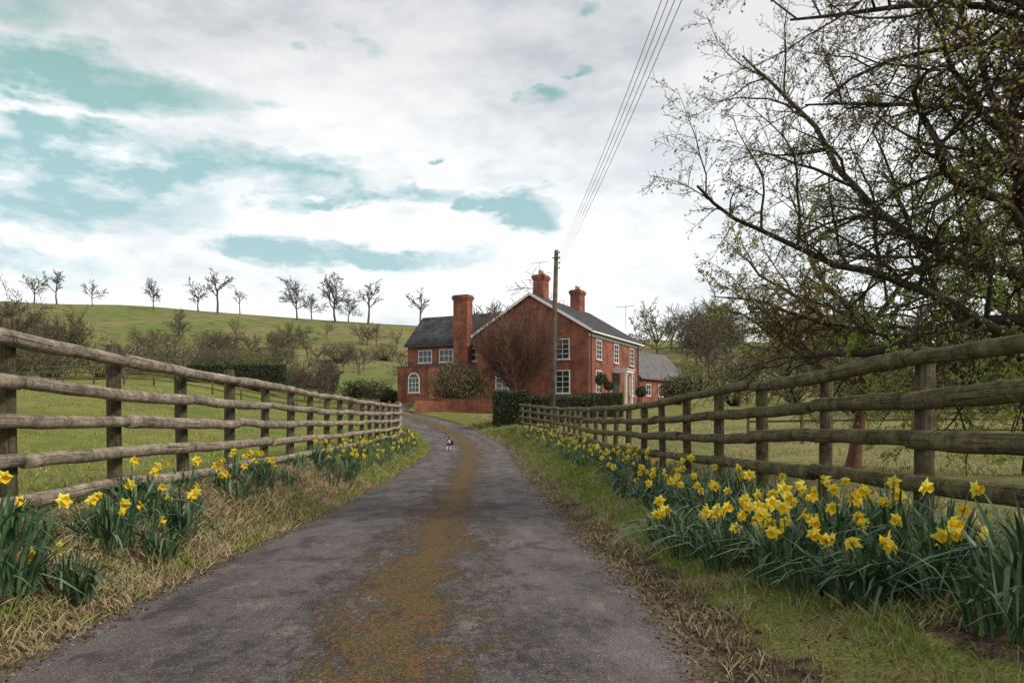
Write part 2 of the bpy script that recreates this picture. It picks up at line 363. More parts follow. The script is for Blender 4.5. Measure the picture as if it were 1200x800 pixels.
for px,y,rx,h,mm in ((385,78,1.3,4.2,[ivy,ivy2]),(420,80,2,2.6,[ivy2]),(330,75,3.2,2.0,[ivy,ivy2]),(290,76,2.2,2.4,[ivy,olv]),(215,88,3.5,4.3,[blo,olv,olv2]),
        (165,90,3.0,4,[blo,olv2]),(255,95,3,3.4,[olv2,olv]),(120,80,3.5,3.8,[olv,olv2]),(60,78,4,4.2,[olv2,ivy]),(10,75,4,4.2,[olv,olv2]),(440,76,2,2.5,[olv2,olv]),(455,70,1.2,1.4,[ivy]),
        (420,68,.6,1.6,[ivy2]),(300,105,3.4,3.4,[olv2]),(400,118,3,3.4,[ivy,olv2]),(250,130,4,3.6,[olv2,ivy]),(330,140,3,3,[olv2]),(450,125,3,3.2,[olv2,olv]),(190,120,4,4,[olv2,olv]),(860,70,3,4,[olv2,olv]),(930,75,4,4.5,[olv2,ivy]),(1000,60,3,3,[olv2]),(1080,66,4,4,[olv2,olv]),(1160,60,4,4.4,[olv2,ivy]),(820,90,3,4,[olv2]),(795,60,1.6,2.2,[olv2,ivy])):
    shrub('garden_shrub',frm(px,y),y,rx,rx*.8,h,mm,2200,.1)
def boxpts(x0,x1,y0,y1,z0,z1,n):
    p=rng.uniform(size=(n,3)); f=rng.integers(0,4,n)
    p[f==0,0]=0;p[f==1,0]=1;p[f==2,1]=0;p[f==3,2]=1
    q=np.array([x0,y0,z0])+p*np.array([x1-x0,y1-y0,z1-z0]); return q+rng.normal(scale=.045,size=(n,3))
def hedge(name,x0,x1,y0,y1,h,mats=None,n=9000,size=.05,zb=None):
    z=gz((x0+x1)/2,(y0+y1)/2) if zb is None else zb; e=empty(name); i=.12
    v=[(x,y,q) for q in (z-.4,z+h-i) for x,y in ((x0+i,y0+i),(x1-i,y0+i),(x1-i,y1-i),(x0+i,y1-i))]
    mesh_obj('branches_core',v,[(0,1,5,4),(1,2,6,5),(2,3,7,6),(3,0,4,7),(4,5,6,7)],[wd],parent=e)
    leafmass('foliage',boxpts(x0,x1,y0,y1,z,z+h,n),size,mats or [ivy,ivy2],e); return e
hedge('clipped_hedge',-.95,.9,41.2,43,1.75,[ivy2,ivy2,ivy],9000)
hedge('clipped_hedge',.9,4.6,43,44.4,1.45,n=9000)
hedge('clipped_hedge',4.4,7.2,50,51.2,1.5,[ivy2,ivy],6000)
hedge('field_hedge',-29,-20,66,68,1.7,n=7000,size=.08)
for x,y,h,r in ((6.05,52,2.9,.42),(6.9,55,2.3,.35),(8.5,50.5,2.1,.38)):
    e=empty('topiary_ball_tree'); z=gz(x,y); T=Tubes(); T.add([Vector((x,y,z-.1)),Vector((x,y,z+h-r))],[.05,.04],6); T.obj('stem',[barkd],e)
    leafmass('foliage',ellipts((x,y,z+h-r),(r,r,r*.95),1400,.6),.05,[ivy,ivy2],e)
# fan shaped bare ornamental tree before the gable
PF=dict(seg=[.5,.35,.3],wig=[.06,.09,.1],up=[.035,.05,.04],rmin=.012,tap=.85,max=2,sides=[5,3,3],nc=[15,10],start=[.15,.1],ang=(12,34),ratio=[.5,.42],rr=.55)
T=Tubes(); x,y=.35,57.; z=gz(x,y)
T.add([Vector((x,y,z-.2)),Vector((x,y,z+1.0))],[.28,.2],8)
for k in range(40):
    an=k*2.4; s=math.sqrt((k+.5)/40)*1.0
    branch(T,Vector((x,y,z+.9)),Vector((math.cos(an)*s*1.0,math.sin(an)*s*.7,1)).normalized(),random.uniform(4.9,6.1)*(1-.12*s),.06,0,PF)
T.obj('bare_ornamental_tree',[twigr])
# ------------------------------------------------------------------ fences
def wood(name,c1,c2,c3,green,gf=.75):
    m,nt,b=new_mat(name); uvc=coords(nt,'UV'); ob=coords(nt)
    g=nz(nt,mapping(nt,uvc,(14,1.3,1)),2.2,6,.72); l=nz(nt,ob,2.5,4,.65)
    c=ramp(nt,g,[(.34,c1),(.5,c2),(.64,c3)])
    c=mixc(nt,ramp(nt,l,[(.42,0.),(.58,gf)]),c,green)
    crack=ramp(nt,nz(nt,mapping(nt,uvc,(26,.8,1)),1.3,3,.6),[(.34,.12),(.43,1.)])
    c=mixc(nt,.9,c,crack,'MULTIPLY')
    c=mixc(nt,.8,c,ramp(nt,nz(nt,ob,8,3,.7),[(.35,.4),(.65,1.45)]),'MULTIPLY')
    c=mixc(nt,ramp(nt,nz(nt,ob,30,2,.7),[(.6,0.),(.68,.7)]),c,(c3[0]*1.2,c3[1]*1.25,c3[2]*1.2))
    nt.links.new(c,b.inputs['Base Color']); b.inputs['Roughness'].default_value=.88; b.inputs['Specular IOR Level'].default_value=.15
    bump(nt,b,mth(nt,'MULTIPLY',g,crack),1.0,.02); return m
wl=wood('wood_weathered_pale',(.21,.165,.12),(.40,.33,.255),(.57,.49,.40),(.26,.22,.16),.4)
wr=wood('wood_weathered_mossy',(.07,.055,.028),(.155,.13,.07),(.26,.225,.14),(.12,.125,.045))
wp=wood('wood_post',(.06,.047,.033),(.125,.10,.068),(.20,.165,.115),(.09,.09,.036))
def fence(name,XF,ZF,y0,y1,sp,offs,rr,side,mat,ptop):
    e=empty(name); n=int((y1-y0)/sp)+1; ysn=[y0+i*sp for i in range(n)]
    Tp=Tubes()
    for i,y in enumerate(ysn):
        x=float(XF(y))+side*.11; z=float(ZF(y)); ln=random.uniform(-.022,.022)
        r=.066*random.uniform(.9,1.12); top=z+ptop+random.uniform(-.03,.05)
        pts=[Vector((x-ln*.5,y,z-.4)),Vector((x,y,z+.2)),Vector((x+ln,y+ln,z+.7)),Vector((x+ln*1.5,y+ln,top-.02)),Vector((x+ln*1.5,y+ln,top))]
        Tp.add(pts,[r,r,r*.98,r*.96,r*.8],12,cap=True,u0=random.random()*9)
    Tp.obj('posts',[wp],e,smooth=True)
    Tr=Tubes()
    for k,o in enumerate(offs):
        i=-(k%2)
        while i<n-1:
            a_=max(i,0); b_=min(i+2,n-1)
            ya=ysn[a_]-(0 if i>0 else .12)+.014; yb=ysn[b_]-.014
            j0=random.uniform(-.02,.02); j1=random.uniform(-.02,.02); r0=rr*random.uniform(.88,1.1); bow=random.uniform(-.03,.02); ph=random.random()*9; tp=random.choice((-.08,.08))
            pts=[];rad=[]; m=19
            for q in range(m):
                t=q/(m-1); y=ya+(yb-ya)*t
                pts.append(Vector((float(XF(y))+.01*mn.noise((y*1.6,k*3.,ph)),y,float(ZF(y))+o+j0*(1-t)+j1*t+bow*math.sin(math.pi*t)+.012*mn.noise((y*1.8,k*5.,ph+3))))); rad.append(r0*(1+tp*(t-.5)*2+.09*mn.noise((y*2.5,k,ph)))*(.9 if q in(0,m-1) else 1))
            Tr.add(pts,rad,12,cap=True,u0=random.random()*9)
            i+=2
    Tr.obj('rails',[mat],e,smooth=True)
    return e
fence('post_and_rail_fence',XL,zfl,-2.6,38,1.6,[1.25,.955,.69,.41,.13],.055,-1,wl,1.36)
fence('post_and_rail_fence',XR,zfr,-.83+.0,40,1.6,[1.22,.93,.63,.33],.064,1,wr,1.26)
# far field fence
def fp(x0,y0,x1,y1,n,name):
    e=empty(name); T=Tubes()
    for i in range(n+1):
        t=i/n; x=x0+(x1-x0)*t; y=y0+(y1-y0)*t; z=gz(x,y); T.add([Vector((x,y,z-.2)),Vector((x,y,z+1.2))],[.06,.05],6,cap=True)
    for o in (.4,.75,1.1):
        T.add([Vector((x0+(x1-x0)*i/n,y0+(y1-y0)*i/n,gz(x0+(x1-x0)*i/n,y0+(y1-y0)*i/n)+o)) for i in range(n+1)],[.045]*(n+1),6)
    T.obj('rails_and_posts',[wp],e)
fp(-30,48,-9,52,12,'field_fence'); fp(8,26,20,24,7,'field_fence')
# ------------------------------------------------------------------ daffodils
dl1=noisy('daffodil_leaf',(.028,.066,.028),(.058,.118,.05),6,.45,0,spec=.4)
dl2=noisy('daffodil_leaf_pale',(.07,.125,.055),(.125,.19,.09),6,.45,0,spec=.4)
dy=noisy('daffodil_petal',(.85,.72,.06),(.9,.82,.16),20,.6,0,trans=.3)
dt=noisy('daffodil_trumpet',(.84,.55,.012),(.88,.62,.025),20,.6,0,trans=.25)
class Bed:
    def __init__(s): s.v=[];s.f=[];s.m=[]
    def leaf(s,b,az,lean,L,w,mi,droop):
        d=Vector((math.cos(az),math.sin(az),0)); sd=Vector((-math.sin(az),math.cos(az),0)); 
        tw=random.uniform(-1,1); sd=(sd*math.cos(tw)+d*math.sin(tw)); n=6; base=len(s.v)
        for i in range(n):
            t=i/(n-1); out=lean*L*(t**1.6)+droop*L*max(0,t-.6)**1.2; up=L*(t*math.cos(lean*t)-droop*1.3*max(0,t-.6)**1.4)
            c=b+d*out+Vector((0,0,up)); ww=w*(.75+.35*math.sin(t*2.2))*(1 if t<.75 else (1-(t-.75)/.25*.85))
            s.v+= [(c-sd*ww)[:],(c+sd*ww)[:]]
        for i in range(n-1):
            k=base+2*i; s.f.append((k,k+1,k+3,k+2)); s.m.append(mi)
    def flower(s,b,az,h,sc,face):
        lean=random.uniform(.02,.3); d=Vector((math.cos(az),math.sin(az),0)); top=b+d*lean*h+Vector((0,0,h))
        pts=[b,b+d*lean*h*.3+Vector((0,0,h*.5)),top]; base=len(s.v); 
        for q in pts:
            for j in range(3): s.v.append((q+Vector((math.cos(j*2.09),math.sin(j*2.09),0))*.0035)[:])
        for i in range(2):
            for j in range(3): s.f.append((base+3*i+j,base+3*i+(j+1)%3,base+3*i+3+(j+1)%3,base+3*i+3+j)); s.m.append(0)
        N=Vector((math.cos(face),math.sin(face),random.uniform(-.7,.25))).normalized(); A=N.orthogonal().normalized(); B=N.cross(A)
        c=top+N*.03; R=.047*sc*random.uniform(.8,1.15); ph=random.random(); cl=random.choice((0,0,0,.5,1.1))
        base=len(s.v)
        for q,r in ((top-N*.005,.004),(c,.007)):
            for j in range(4): s.v.append((q+A*r*math.cos(j*1.57)+B*r*math.sin(j*1.57))[:])
        for j in range(4): s.f.append((base+j,base+(j+1)%4,base+4+(j+1)%4,base+4+j)); s.m.append(0)
        for k in range(6):
            a_=ph+k*math.pi/3+random.uniform(-.1,.1); r_=A*math.cos(a_)+B*math.sin(a_); t_=N.cross(r_); base=len(s.v); bk=random.uniform(-.25,.3)+cl; R_=R*random.uniform(.88,1.1)
            for q in (c, c+r_*R_*.5-t_*R_*.36-N*.002, c+r_*R_*1.05+N*R_*bk*.6, c+r_*R_*.5+t_*R_*.36-N*.002): s.v.append(q[:])
            m_=len(s.v); s.v.append((c+r_*R_*.55+N*R_*.12)[:])
            for tri in ((base,base+1,m_),(base+1,base+2,m_),(base+2,base+3,m_),(base+3,base,m_)): s.f.append(tri); s.m.append(2)
        base=len(s.v)
        for q,r in ((0,.010),(.014,.013),(.027,.016),(.036,.024)):
            for j in range(8):
                an=j*math.pi/4; s.v.append((c+N*q*sc+(A*math.cos(an)+B*math.sin(an))*r*sc*(1+.08*((j%2)*2-1)*(q>.03)))[:])
        for i in range(3):
            for j in range(8): s.f.append((base+8*i+j,base+8*i+(j+1)%8,base+8*i+8+(j+1)%8,base+8*i+8+j)); s.m.append(3)
        s.f.append(tuple(base+8+j for j in range(8))); s.m.append(3)
    def clump(s,x,y,r,nl,nf,L,road):
        z=gz(x,y)
        for _ in range(nl):
            a_=random.random()*6.28; q=r*math.sqrt(random.random()); b=Vector((x+math.cos(a_)*q,y+math.sin(a_)*q,z-.02))
            az=a_+random.gauss(0,.7); s.leaf(b,az,random.uniform(.05,.75)*(.5+q/r),L*random.uniform(.6,1.15),random.uniform(.006,.011),0 if random.random()<.65 else 1,random.choice((0,0,.2,.9,1.4)))
        for _ in range(nf):
            a_=random.random()*6.28; q=r*math.sqrt(random.random()); b=Vector((x+math.cos(a_)*q,y+math.sin(a_)*q,z-.02))
            s.flower(b,a_,L*random.uniform(.75,1.2),random.uniform(.95,1.25),random.gauss(road,1.0))
def bed(name,fx,y0,y1,side,extra,rows):
    B=Bed(); y=y0
    while y<y1:
        far=min(1,y/25)
        for row in range(rows(y)):
            if random.random()<(.22 if y<10 else .33): continue
            x=fx(y,row); yy=y+random.uniform(-.25,.25)
            nf=random.choice((0,0,1,1,2,2,3)) if y<10 else random.choice((0,0,1,2,3,4))
            B.clump(x,yy,random.uniform(.09,.2),int(random.uniform(28,58)*(1-.5*far)),nf,random.uniform(.27,.42),-math.pi/2+side*.5)
        y+=random.uniform(.28,.5)+.016*y
    for (x,y,r,nl,nf,L) in extra: B.clump(x,y,r,nl,nf,L,-math.pi/2+side*.5)
    return mesh_obj(name,B.v,B.f,[dl1,dl2,dy,dt],B.m)
bed('daffodil_bed',lambda y,r: float(XL(y))+.14+.2*r+random.uniform(-.08,.08),5.2,37,1,
    [(-2.9,4.3,.19,120,3,.42),(-2.72,4.7,.15,60,2,.36),(-3.2,4.7,.18,80,4,.42),(-3.0,5.7,.16,80,3,.42),(-2.8,6.1,.12,60,2,.38),(-2.95,6.8,.14,70,3,.4)],lambda y:2 if y<11 else 3)
bed('daffodil_bed',lambda y,r: float(XR(y))-(1.05 if y<7 else 1.05-.4*min(1,(y-7)/8))+.3*r+random.uniform(-.15,.15),4.3,38,-1,
    [(1.95,4.2,.2,120,4,.42),(2.25,4.0,.2,90,3,.38),(1.75,4.9,.2,110,8,.43),(2.1,5.0,.2,90,7,.44),(1.62,5.6,.2,90,8,.43),(1.95,5.9,.2,90,7,.42),(1.5,6.3,.2,80,7,.42),(1.4,7.0,.18,70,6,.4),
     (2.2,3.35,.2,100,1,.40),(2.5,3.6,.2,100,2,.5),(2.4,4.3,.2,90,2,.44),(2.6,5.2,.2,70,3,.42)],lambda y:3)
# ------------------------------------------------------------------ grass blades
gg1=noisy('grass_blade_green',(.14,.22,.032),(.25,.34,.065),1.5,.7,0,spec=.15)
gg2=noisy('grass_blade_olive',(.16,.185,.048),(.28,.275,.095),2,.7,0,spec=.15)
gs=noisy('grass_blade_straw',(.30,.225,.125),(.50,.40,.25),3,.8,0,spec=.15)
def blades(name,X,Y,h,w,idx,mats,lay=.5):
    n=len(X); Z=ground(X,Y)-.01; az=rng.uniform(0,6.28,n); ln=rng.uniform(.1,1,n)*lay
    fx=rng.uniform(0,6.28,n); P=np.stack([X,Y,Z],-1); S=np.stack([np.cos(fx),np.sin(fx),0*fx],-1)*(w/2)[:,None]
    D=np.stack([np.cos(az)*ln,np.sin(az)*ln,np.ones(n)],-1); D/=np.linalg.norm(D,axis=1)[:,None]
    D2=np.stack([np.cos(az)*ln*2,np.sin(az)*ln*2,np.ones(n)*.8],-1); D2/=np.linalg.norm(D2,axis=1)[:,None]
    M=P+D*(h*.55)[:,None]; T_=M+D2*(h*.5)[:,None]
    V=np.stack([P-S,P+S,M+S*.7,T_,M-S*.7],1).reshape(-1,3); F=np.arange(5*n).reshape(n,5)
    return mesh_obj(name,V,F,mats,idx)
def clumpmask(X,Y,s,th):
    return np.array([mn.noise((x*s,y*s,5.)) for x,y in zip(X,Y)])>th
def sampleY(n,y0,y1,p=2.0): return y0+(y1-y0)*rng.uniform(size=n)**p
mats=[gg1,gg2,gs]
# left verge
n=85000; Y=sampleY(n,1.5,45,2.0); t=rng.uniform(-.08,1,n)+.06*rng.normal(size=n); vL=cx(Y)-XL(Y)-HW; X=cx(Y)-HW-t*(vL+.15)
k=(clumpmask(X,Y,2.5,-.25)|(rng.uniform(size=n)<.25))&(t>-.14); X,Y,t=X[k],Y[k],t[k]; n=len(X)
g=np.array([mn.noise((x*1.3,y*1.3,9.)) for x,y in zip(X,Y)])
idx=np.where(rng.uniform(size=n)<np.clip(.74-g*.9-.1*t,.15,.97),2,rng.integers(0,2,n)); idx=np.where((Y>16)&(rng.uniform(size=n)<.55),0,idx)
blades('verge_grass',X,Y,rng.uniform(.03,.12,n)*(1+Y/60),rng.uniform(.003,.006,n)*(1+Y/9),idx,mats,1.7)
# right verge
n=120000; Y=sampleY(n,1.2,45,1.9); t=rng.uniform(-.04,1,n)+.03*rng.normal(size=n); vR=XR(Y)-cx(Y)-HW; X=cx(Y)+HW+t*(vR+.15)
k=(clumpmask(X,Y,2.2,-.08)|(rng.uniform(size=n)<.15))&((t>.16+.1*np.sin(Y*2.3))|(rng.uniform(size=n)<.25))&(t>-.06); X,Y,t=X[k],Y[k],t[k]; n=len(X)
g=np.array([mn.noise((x*1.1,y*1.1,19.)) for x,y in zip(X,Y)])
idx=np.where(rng.uniform(size=n)<np.where(t<.18,.7,np.clip(.2-g,.05,.8)),2,rng.integers(0,2,n))
hs=1+.8*np.array([mn.noise((x*3,y*3,29.)) for x,y in zip(X,Y)])
blades('verge_grass',X,Y,rng.uniform(.03,.11,n)*(1+Y/60)*hs,rng.uniform(.003,.006,n)*(1+Y/9),idx,mats,1.2)
# fields
n=60000; Y=sampleY(n,3,50,1.6); X=XL(Y)-.1-30*rng.uniform(size=n)**1.7
k=clumpmask(X,Y,.9,-.1); X,Y=X[k],Y[k]; n=len(X); idx=np.where(rng.uniform(size=n)<.2,2,rng.integers(0,2,n))
blades('field_grass',X,Y,rng.uniform(.05,.13,n),rng.uniform(.005,.01,n)*(1+Y/9),idx,mats,1.0)
n=60000; Y=sampleY(n,3,50,1.6); X=XR(Y)+.1+28*rng.uniform(size=n)**1.7
k=clumpmask(X,Y,.9,-.1); X,Y=X[k],Y[k]; n=len(X); idx=np.where(rng.uniform(size=n)<.5,2,1)
blades('field_grass',X,Y,rng.uniform(.05,.13,n),rng.uniform(.005,.01,n)*(1+Y/9),idx,mats,1.0)
# litter
lt1=noisy('litter_brown',(.07,.04,.022),(.15,.09,.05),8,.9,0); lt2=noisy('litter_tan',(.18,.13,.075),(.30,.23,.14),8,.9,0)
n=14000; Y=sampleY(n,2,30,2.0); s=rng.uniform(size=n)<.45; d=np.abs(rng.normal(0,.3,n))-.16
X=np.where(s,cx(Y)-HW-d*1.5,cx(Y)+HW+d*1.4); P=np.stack([X,Y,np.maximum(ground(X,Y),zr(Y))+.014],-1)
leafmass('leaf_litter',P,.013,[lt1,lt2,lt1])
# ------------------------------------------------------------------ house
def brickmat(name,c1,c2,mort):
    m,nt,b=new_mat(name); co=coords(nt); s=nt.nodes.new('ShaderNodeSeparateXYZ'); nt.links.new(co,s.inputs[0])
    cb=nt.nodes.new('ShaderNodeCombineXYZ'); nt.links.new(mth(nt,'ADD',s.outputs[0],s.outputs[1]),cb.inputs[0]); nt.links.new(s.outputs[2],cb.inputs[1])
    br=nt.nodes.new('ShaderNodeTexBrick'); nt.links.new(cb.outputs[0],br.inputs['Vector'])
    for k_,v in (('Scale',1),('Mortar Size',.006),('Brick Width',.225),('Row Height',.075)): br.inputs[k_].default_value=v
    br.inputs['Color1'].default_value=(*c1,1); br.inputs['Color2'].default_value=(*c2,1); br.inputs['Mortar'].default_value=(*mort,1)
    c=mixc(nt,.85,br.outputs[0],ramp(nt,nz(nt,co,.9,6,.7),[(.35,.5),(.65,1.4)]),'MULTIPLY')
    c=mixc(nt,.5,c,ramp(nt,nz(nt,mapping(nt,co,(3,3,.5)),1,4,.7),[(.35,.5),(.6,1.2)]),'MULTIPLY')
    nt.links.new(c,b.inputs['Base Color']); b.inputs['Roughness'].default_value=.9; b.inputs['Specular IOR Level'].default_value=.2
    bump(nt,b,br.outputs['Fac'],-.3,.01); return m
brick=brickmat('brick_red',(.29,.092,.055),(.20,.06,.04),(.26,.17,.12))
slate,nt,b=new_mat('slate'); co=coords(nt)
brs=nt.nodes.new('ShaderNodeTexBrick'); s=nt.nodes.new('ShaderNodeSeparateXYZ'); nt.links.new(co,s.inputs[0])
cb=nt.nodes.new('ShaderNodeCombineXYZ'); nt.links.new(mth(nt,'ADD',s.outputs[0],s.outputs[1]),cb.inputs[0]); nt.links.new(mth(nt,'MULTIPLY',s.outputs[2],1.6),cb.inputs[1]); nt.links.new(cb.outputs[0],brs.inputs['Vector'])
for k_,v in (('Scale',1),('Mortar Size',.012),('Brick Width',.3),('Row Height',.25)): brs.inputs[k_].default_value=v
brs.inputs['Color1'].default_value=(.06,.057,.059,1); brs.inputs['Color2'].default_value=(.036,.034,.036,1); brs.inputs['Mortar'].default_value=(.018,.018,.018,1)
c=mixc(nt,.9,brs.outputs[0],ramp(nt,nz(nt,co,1.2,6,.75),[(.36,.5),(.64,1.8)]),'MULTIPLY'); nt.links.new(c,b.inputs['Base Color']); b.inputs['Roughness'].default_value=.8; b.inputs['Specular IOR Level'].default_value=.2
white=noisy('white_paint',(.66,.66,.64),(.76,.76,.74),4,.5,0)
glass=noisy('window_glass',(.02,.025,.03),(.05,.055,.06),1,.08,0,spec=.7)
stone=noisy('stone_sill',(.35,.32,.27),(.45,.41,.35),5,.8,0)
pot=noisy('chimney_pot_clay',(.25,.10,.05),(.32,.14,.08),5,.8,0)
lead=noisy('lead_grey',(.05,.05,.055),(.09,.09,.095),5,.6,0)
door=noisy('door_paint',(.03,.045,.04),(.04,.06,.05),5,.4,0)
class Boxes:
    def __init__(s): s.v=[];s.f=[];s.m=[]
    def box(s,x0,x1,y0,y1,z0,z1,mi=0):
        k=len(s.v)
        s.v+=[(x0,y0,z0),(x1,y0,z0),(x1,y1,z0),(x0,y1,z0),(x0,y0,z1),(x1,y0,z1),(x1,y1,z1),(x0,y1,z1)]
        for f in ((0,3,2,1),(4,5,6,7),(0,1,5,4),(1,2,6,5),(2,3,7,6),(3,0,4,7)): s.f.append(tuple(k+i for i in f)); s.m.append(mi)
    def poly(s,vs,fs,mi=0):
        k=len(s.v); s.v+=vs
        for f in fs: s.f.append(tuple(k+i for i in f)); s.m.append(mi)
    def obj(s,name,mats,parent): return mesh_obj(name,s.v,s.f,mats,s.m,parent=parent)
def win(B,face,a0,z0,w,h,plane,cols=2,rows=3,arch=False):
    def bx(a1,a2,d0,d1,z1,z2,mi):
        if face=='x': B.box(plane+d0,plane+d1,a1,a2,z1,z2,mi)
        else: B.box(a1,a2,plane-d1,plane-d0,z1,z2,mi)
    t=.07
    bx(a0-w/2,a0+w/2,.005,.02,z0,z0+h,1)
    bx(a0-w/2-t,a0-w/2,.003,.06,z0-t,z0+h+t,0); bx(a0+w/2,a0+w/2+t,.003,.06,z0-t,z0+h+t,0)
    bx(a0-w/2,a0+w/2,.003,.06,z0+h,z0+h+t,0); bx(a0-w/2,a0+w/2,.003,.06,z0-t,z0,0)
    for i in range(1,cols): q=a0-w/2+w*i/cols; bx(q-.022,q+.022,.022,.045,z0,z0+h,0)
    for i in range(1,rows): q=z0+h*i/rows; bx(a0-w/2,a0+w/2,.024,.042,q-.02,q+.02,0)
    bx(a0-w/2-.15,a0+w/2+.15,.003,.12,z0-t-.1,z0-t-.003,2)
    bx(a0-w/2-.13,a0+w/2+.13,.003,.035,z0+h+t+.003,z0+h+t+.22,3)
H=empty('brick_house',(6,60,2.4),math.radians(-26.57))
B=Boxes()
def gable_block(B,x0,x1,y0,y1,ze,zrg,axis,zb=-1.5):
    if axis=='y':
        xm=(x0+x1)/2; vs=[(x0,y0,zb),(x1,y0,zb),(x1,y0,ze),(xm,y0,zrg),(x0,y0,ze),(x0,y1,zb),(x1,y1,zb),(x1,y1,ze),(xm,y1,zrg),(x0,y1,ze)]
        fs=[(0,1,2,3,4),(9,8,7,6,5),(1,6,7,2),(5,0,4,9)]
    else:
        ym=(y0+y1)/2; vs=[(x0,y0,zb),(x0,y1,zb),(x0,y1,ze),(x0,ym,zrg),(x0,y0,ze),(x1,y0,zb),(x1,y1,zb),(x1,y1,ze),(x1,ym,zrg),(x1,y0,ze)]
        fs=[(4,3,2,1,0),(5,6,7,8,9),(0,5,9,4),(6,1,2,7)]
    B.poly(vs,fs,0)
def roof(B,x0,x1,y0,y1,ze,zrg,axis,ov=.35,th=.12,mi=0,ends=.3):
    if axis=='y': m=(x0+x1)/2; half=(x1-x0)/2
    else: m=(y0+y1)/2; half=(y1-y0)/2
    sl=(zrg-ze)/half
    for sg in (-1,1):
        o=half+ov; zl=ze-sl*ov+.02; P=[]
        for e_ in ((y0-ends,y1+ends) if axis=='y' else (x0-ends,x1+ends)):
            for (q,z) in ((0,zrg+.02),(sg*o,zl),(sg*o,zl+th),(0,zrg+.02+th)):
                P.append((m+q,e_,z) if axis=='y' else (e_,m+q,z))
        B.poly(P,[(0,1,2,3),(7,6,5,4),(3,2,6,7),(1,0,4,5),(2,1,5,6)],mi)
gable_block(B,-10,0,0,13,5.75,8.75,'y'); gable_block(B,-18,-10.003,1.5,6.9,5.5,8.0,'x')
B.obj('walls',[brick],H)
B=Boxes(); roof(B,-10,0,0,13,5.75,8.75,'y'); roof(B,-18,-9.7,1.5,6.9,5.5,8.0,'x',ends=.15)
B.obj('roof',[slate],H)
# barge boards and gutters
B=Boxes()
for sg in (-1,1):
    xm=-5; q=[(xm,-.335,8.70),(xm+sg*5.4,-.335,8.70-3*5.4/5),(xm+sg*5.4,-.335,8.70-3*5.4/5+.24),(xm,-.335,8.94),(xm,-.302,8.70),(xm+sg*5.4,-.302,8.70-3*5.4/5),(xm+sg*5.4,-.302,8.70-3*5.4/5+.24),(xm,-.302,8.94)]
    B.poly(q,[(0,1,2,3),(7,6,5,4),(3,2,6,7),(0,4,5,1)],0)
B.box(.36,.46,-.3,13.3,5.45,5.58,0); B.box(-18.1,-10.5,1.05,1.15,5.1,5.22,1); B.box(.01,.1,.35,.44,0,5.5,1); B.box(.01,.1,12.6,12.69,0,5.5,1)
B.box(.004,.05,.0,13,5.2,5.44,0)
B.obj('bargeboards_and_gutters',[white,lead],H)
B=Boxes()
for a_ in (2.2,6.5,10.8): win(B,'x',a_,3.55,1.05,1.45,0,2,4)
for a_ in (2.2,10.8): win(B,'x',a_,.85,1.15,1.7,0,2,4)
for a_ in (-7.6,-2.2):
    win(B,'y',a_,3.5,1.05,1.5,0,2,4); win(B,'y',a_,.8,1.1,1.7,0,2,4)
for a_ in (-16.1,-13.9): win(B,'y',a_,3.75,1.3,1.0,1.5,3,2)
win(B,'y',-10.9,3.75,.8,1.0,1.5,2,2)
win(B,'y',-15.3,1.0,1.0,1.15,-1.5,3,3)
B.obj('windows',[white,glass,stone,brick],H)
# arch head over the lean-to window
B=Boxes(); vs=[(-15.3+.57*math.cos(t),-1.56,2.2+.45*math.sin(t)) for t in np.linspace(0,math.pi,9)]; B.poly(vs,[tuple(range(9))[::-1]],0)
vs=[(-15.3+.45*math.cos(t),-1.565,2.22+.34*math.sin(t)) for t in np.linspace(0,math.pi,9)]; B.poly(vs,[tuple(range(9))[::-1]],1)
B.obj('arched_window_head',[white,glass],H)
B=Boxes(); B.box(-17,-13.8,-1.5,1.495,-1.5,3.1,0); B.box(-17.06,-13.74,-1.56,1.49,3.1,3.2,1); B.obj('lean_to',[brick,lead],H)
# porch
B=Boxes(); B.box(.01,.06,5.9,7.1,0,2.1,1); B.box(.01,1.3,5.55,7.45,2.6,2.85,0)
B.box(.01,1.4,5.45,7.55,2.853,2.93,0)
for a_ in (5.65,7.2): B.box(1.05,1.22,a_,a_+.17,0,2.597,0); B.box(1.0,1.27,a_-.04,a_+.21,2.4,2.5,0)
B.box(.0,1.5,5.3,7.7,-.5,.0,2); B.box(.01,.05,5.8,7.2,2.15,2.55,3)
B.obj('porch_and_door',[white,door,stone,glass],H)
# chimneys
def chim(B,x,y,w,d,z0,z1,pots):
    B.box(x-w/2,x+w/2,y-d/2,y+d/2,z0,z1-.45,0); B.box(x-w/2-.06,x+w/2+.06,y-d/2-.06,y+d/2+.06,z1-.45,z1-.3,0); B.box(x-w/2-.12,x+w/2+.12,y-d/2-.12,y+d/2+.12,z1-.3,z1-.12,0); B.box(x-w/2-.04,x+w/2+.04,y-d/2-.04,y+d/2+.04,z1-.12,z1,0)
B=Boxes(); chim(B,-5,2.0,.95,1.1,7.5,10.65,2); chim(B,-5,10.2,.95,1.3,7.5,10.6,2); chim(B,-12,1.1,1.4,.9,-1.5,9.35,2)
B.obj('chimneys',[brick],H)
T=Tubes()
for x,y,z in ((-5,1.75,10.65),(-5,2.25,10.65),(-5,9.9,10.6),(-5,10.5,10.6)):
    T.add([Vector((x,y,z-.02)),Vector((x,y,z+.1)),Vector((x,y,z+.4))],[.15,.12,.11],10,cap=True)
T.obj('chimney_pots',[pot],H)
T=Tubes()
